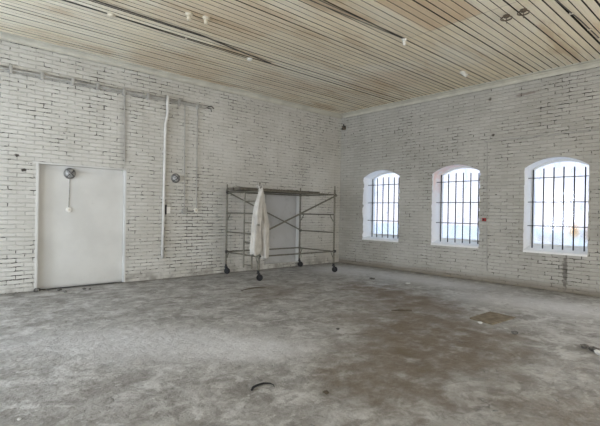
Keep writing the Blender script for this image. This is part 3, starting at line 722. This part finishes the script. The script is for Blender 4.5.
obj('socket_base', lathe(bmesh.new(), [(0.06, -0.004), (0.06, 0.015), (0.035, 0.03), (0, 0.03)], DOWN(-1.23, -4.52, H)), M_CER, e)
obj('socket_cup', lathe(bmesh.new(), [(0.032, 0.0), (0.038, 0.04), (0.038, 0.11), (0.028, 0.115), (0.024, 0.05), (0, 0.05)], Matrix.Translation((-1.23, -4.52, H-0.02)) @ Matrix.Rotation(PI*0.72, 4, 'X')), M_CER, e)
def ccable(pts, r, lab, mat=M_DCABLE, clips=()):
    e = empty('ceiling_cable', (pts[0][0], pts[0][1], H), lab, 'cable')
    obj('cable_run', T([(a, b, H-r) for a, b in pts], r, 8), mat, e)
    for x, y in clips: obj('clip', B(x-0.015, y-0.03, H-2*r-0.006, x+0.015, y+0.03, H+0.002), M_BEIGE, e)
ccable([(-12, -2.09), (-9, -2.08), (-7.44, -2.10)], 0.007, 'dark cable on the ceiling boards left of the small pale rose', clips=((-8.3, -2.085),))
ccable([(-7.4, -2.10), (-6.6, -2.075), (-4.86, -2.045)], 0.007, 'dark cable on the ceiling boards between the two small pale roses', clips=((-6.2, -2.07),))
ccable([(-8.2, -2.42), (-6.9, -2.41), (-6.1, -2.40), (-5.2, -2.25), (-4.4, -2.15)], 0.011, 'dark cable slanting across the ceiling boards beside the pale roses', M_DCABLE)
ccable([(-9.5, -4.50), (-5.5, -4.53), (-3.55, -4.66)], 0.006, 'dark cable of the mid ceiling pair on the side nearer the left wall')
ccable([(-9.5, -4.62), (-5.4, -4.62), (-3.55, -4.69)], 0.006, 'dark cable of the mid ceiling pair on the side nearer the viewer')
ccable([(-6, -6.93), (-3.2, -6.86), (-2.2, -6.90), (-0.2, -6.93)], 0.008, 'dark cable at the top right of the ceiling next to the wide gap', M_DCABLE, clips=((-2.6, -6.88), (-1.8, -6.91), (-1.3, -6.92)))

# ------------------------------------------------------------------ debris on the floor
def rock(x, y, s_, mat, lab, name='rubble_piece', grp='rubble pieces on the floor', flat=0.6, cat='rubble'):
    bm = bmesh.new(); bmesh.ops.create_icosphere(bm, subdivisions=2, radius=s_)
    r_ = random.Random(int(x*1000+y*77))
    for v in bm.verts:
        k = 1+r_.uniform(-0.25, 0.2); v.co = Vector((v.co.x*k*1.25, v.co.y*k*0.9, v.co.z*k*flat))
    zmin = min(v.co.z for v in bm.verts); a = r_.uniform(0, 3)
    for v in bm.verts:
        c, s2 = math.cos(a), math.sin(a)
        v.co = Vector((x+v.co.x*c-v.co.y*s2, y+v.co.x*s2+v.co.y*c, v.co.z-zmin-0.004))
    return tag(obj(name, bm, mat), lab, cat, grp)
rock(-7.99, -0.09, 0.055, M_STONE, 'dark rubble lump at the bottom left corner of the blocked doorway')
rock(-7.66, -0.22, 0.035, M_STONE, 'dark rubble bit third from the left along the blocked doorway')
rock(-7.80, -0.06, 0.028, M_STONE, 'small dark crumb second from the left along the blocked doorway')
rock(-7.62, -0.46, 0.030, M_STONE, 'dark crumb standing farthest out from the blocked doorway sill')
rock(-7.28, -0.36, 0.032, M_STONE, 'dark crumb in front of the middle of the blocked doorway')
rock(-7.20, -0.42, 0.026, M_STONE, 'smaller dark crumb just right of the middle of the blocked doorway')
rock(-9.07, -5.35, 0.014, M_PALE, 'tiny white plaster crumb at the bottom left of the picture', grp=None)
rock(-4.06, -7.63, 0.045, M_PALE, 'white plaster lump in the debris at the right edge of the picture', grp=None)
rock(-3.98, -7.56, 0.05, M_STONE, 'dark rubble lump behind the white one at the right edge of the picture', grp=None)
rock(-3.90, -7.45, 0.04, M_STONE, 'dark rubble lump leftmost in the debris at the right edge', grp=None)
rock(-7.08, -6.42, 0.028, M_STICK, 'small dark brown scrap on the floor right of the rubber loop', name='floor_scrap', grp=None, flat=0.35, cat='scrap')
rock(-1.84, -2.74, 0.06, M_STONE, 'small dark scrap on the pale floor near the corner, in front of the window wall', name='floor_scrap', grp=None, flat=0.3, cat='scrap')
rock(-3.80, -6.18, 0.03, M_PALE, 'small white crumb in front of the flat brown cardboard sheet', grp=None)
rock(-1.72, -3.62, 0.06, M_PALE, 'flat pale plaster scrap on the pale floor between the corner window and the middle window', name='plaster_scrap', grp=None, flat=0.25, cat='scrap')
rock(-3.95, -6.70, 0.035, M_STONE, 'dark crumb on the floor right of the cardboard sheet', grp=None)
rock(-5.57, -5.15, 0.022, M_STONE, 'small dark crumb in the middle of the floor', grp=None)
# rubber loop
pts = [(-7.53, -6.00), (-7.49, -5.965), (-7.43, -5.95), (-7.37, -5.955), (-7.33, -5.99), (-7.325, -6.03), (-7.35, -6.075)]
rg = [0.010, 0.011, 0.010, 0.009, 0.007, 0.004, 0.003]
tag(obj('rubber_loop', T([(x, y, 0.012) for x, y in pts], rg, 8), M_RUBBER, smooth=True), 'bent strip of black rubber lying on the near floor', 'rubber strip')
# cardboard sheet
bm = bmesh.new(); P4 = ((-3.66, -5.96), (-3.74, -6.32), (-3.05, -6.36), (-2.98, -5.95))
lo = [bm.verts.new((x, y, 0.001)) for x, y in P4]; hi = [bm.verts.new((x, y, 0.02 if i in (0, 1) else 0.012)) for i, (x, y) in enumerate(P4)]
bm.faces.new(lo); bm.faces.new(hi)
for k in range(4): bm.faces.new((lo[k], lo[(k+1) % 4], hi[(k+1) % 4], hi[k]))
tag(obj('cardboard_sheet', bm, M_CARD), 'flat brown cardboard sheet lying on the floor before the rightmost window', 'cardboard')
# stick in front of the scaffold
tag(obj('floor_stick', T([(-5.07, -2.22, 0.012), (-4.85, -2.15, 0.014), (-4.66, -2.13, 0.012), (-4.56, -2.2, 0.012), (-4.50, -2.33, 0.012)], [0.006, 0.010, 0.012, 0.009, 0.005], 8), M_STICK), 'thin curved brown stick on the floor in front of the scaffold wheels', 'stick')
tag(obj('floor_stick', T([(-4.15, -4.95, 0.012), (-4.05, -5.03, 0.014), (-3.90, -5.15, 0.012)], [0.006, 0.011, 0.007], 8), M_STICK), 'short dark stick on the brown stained floor in the middle of the room', 'stick')
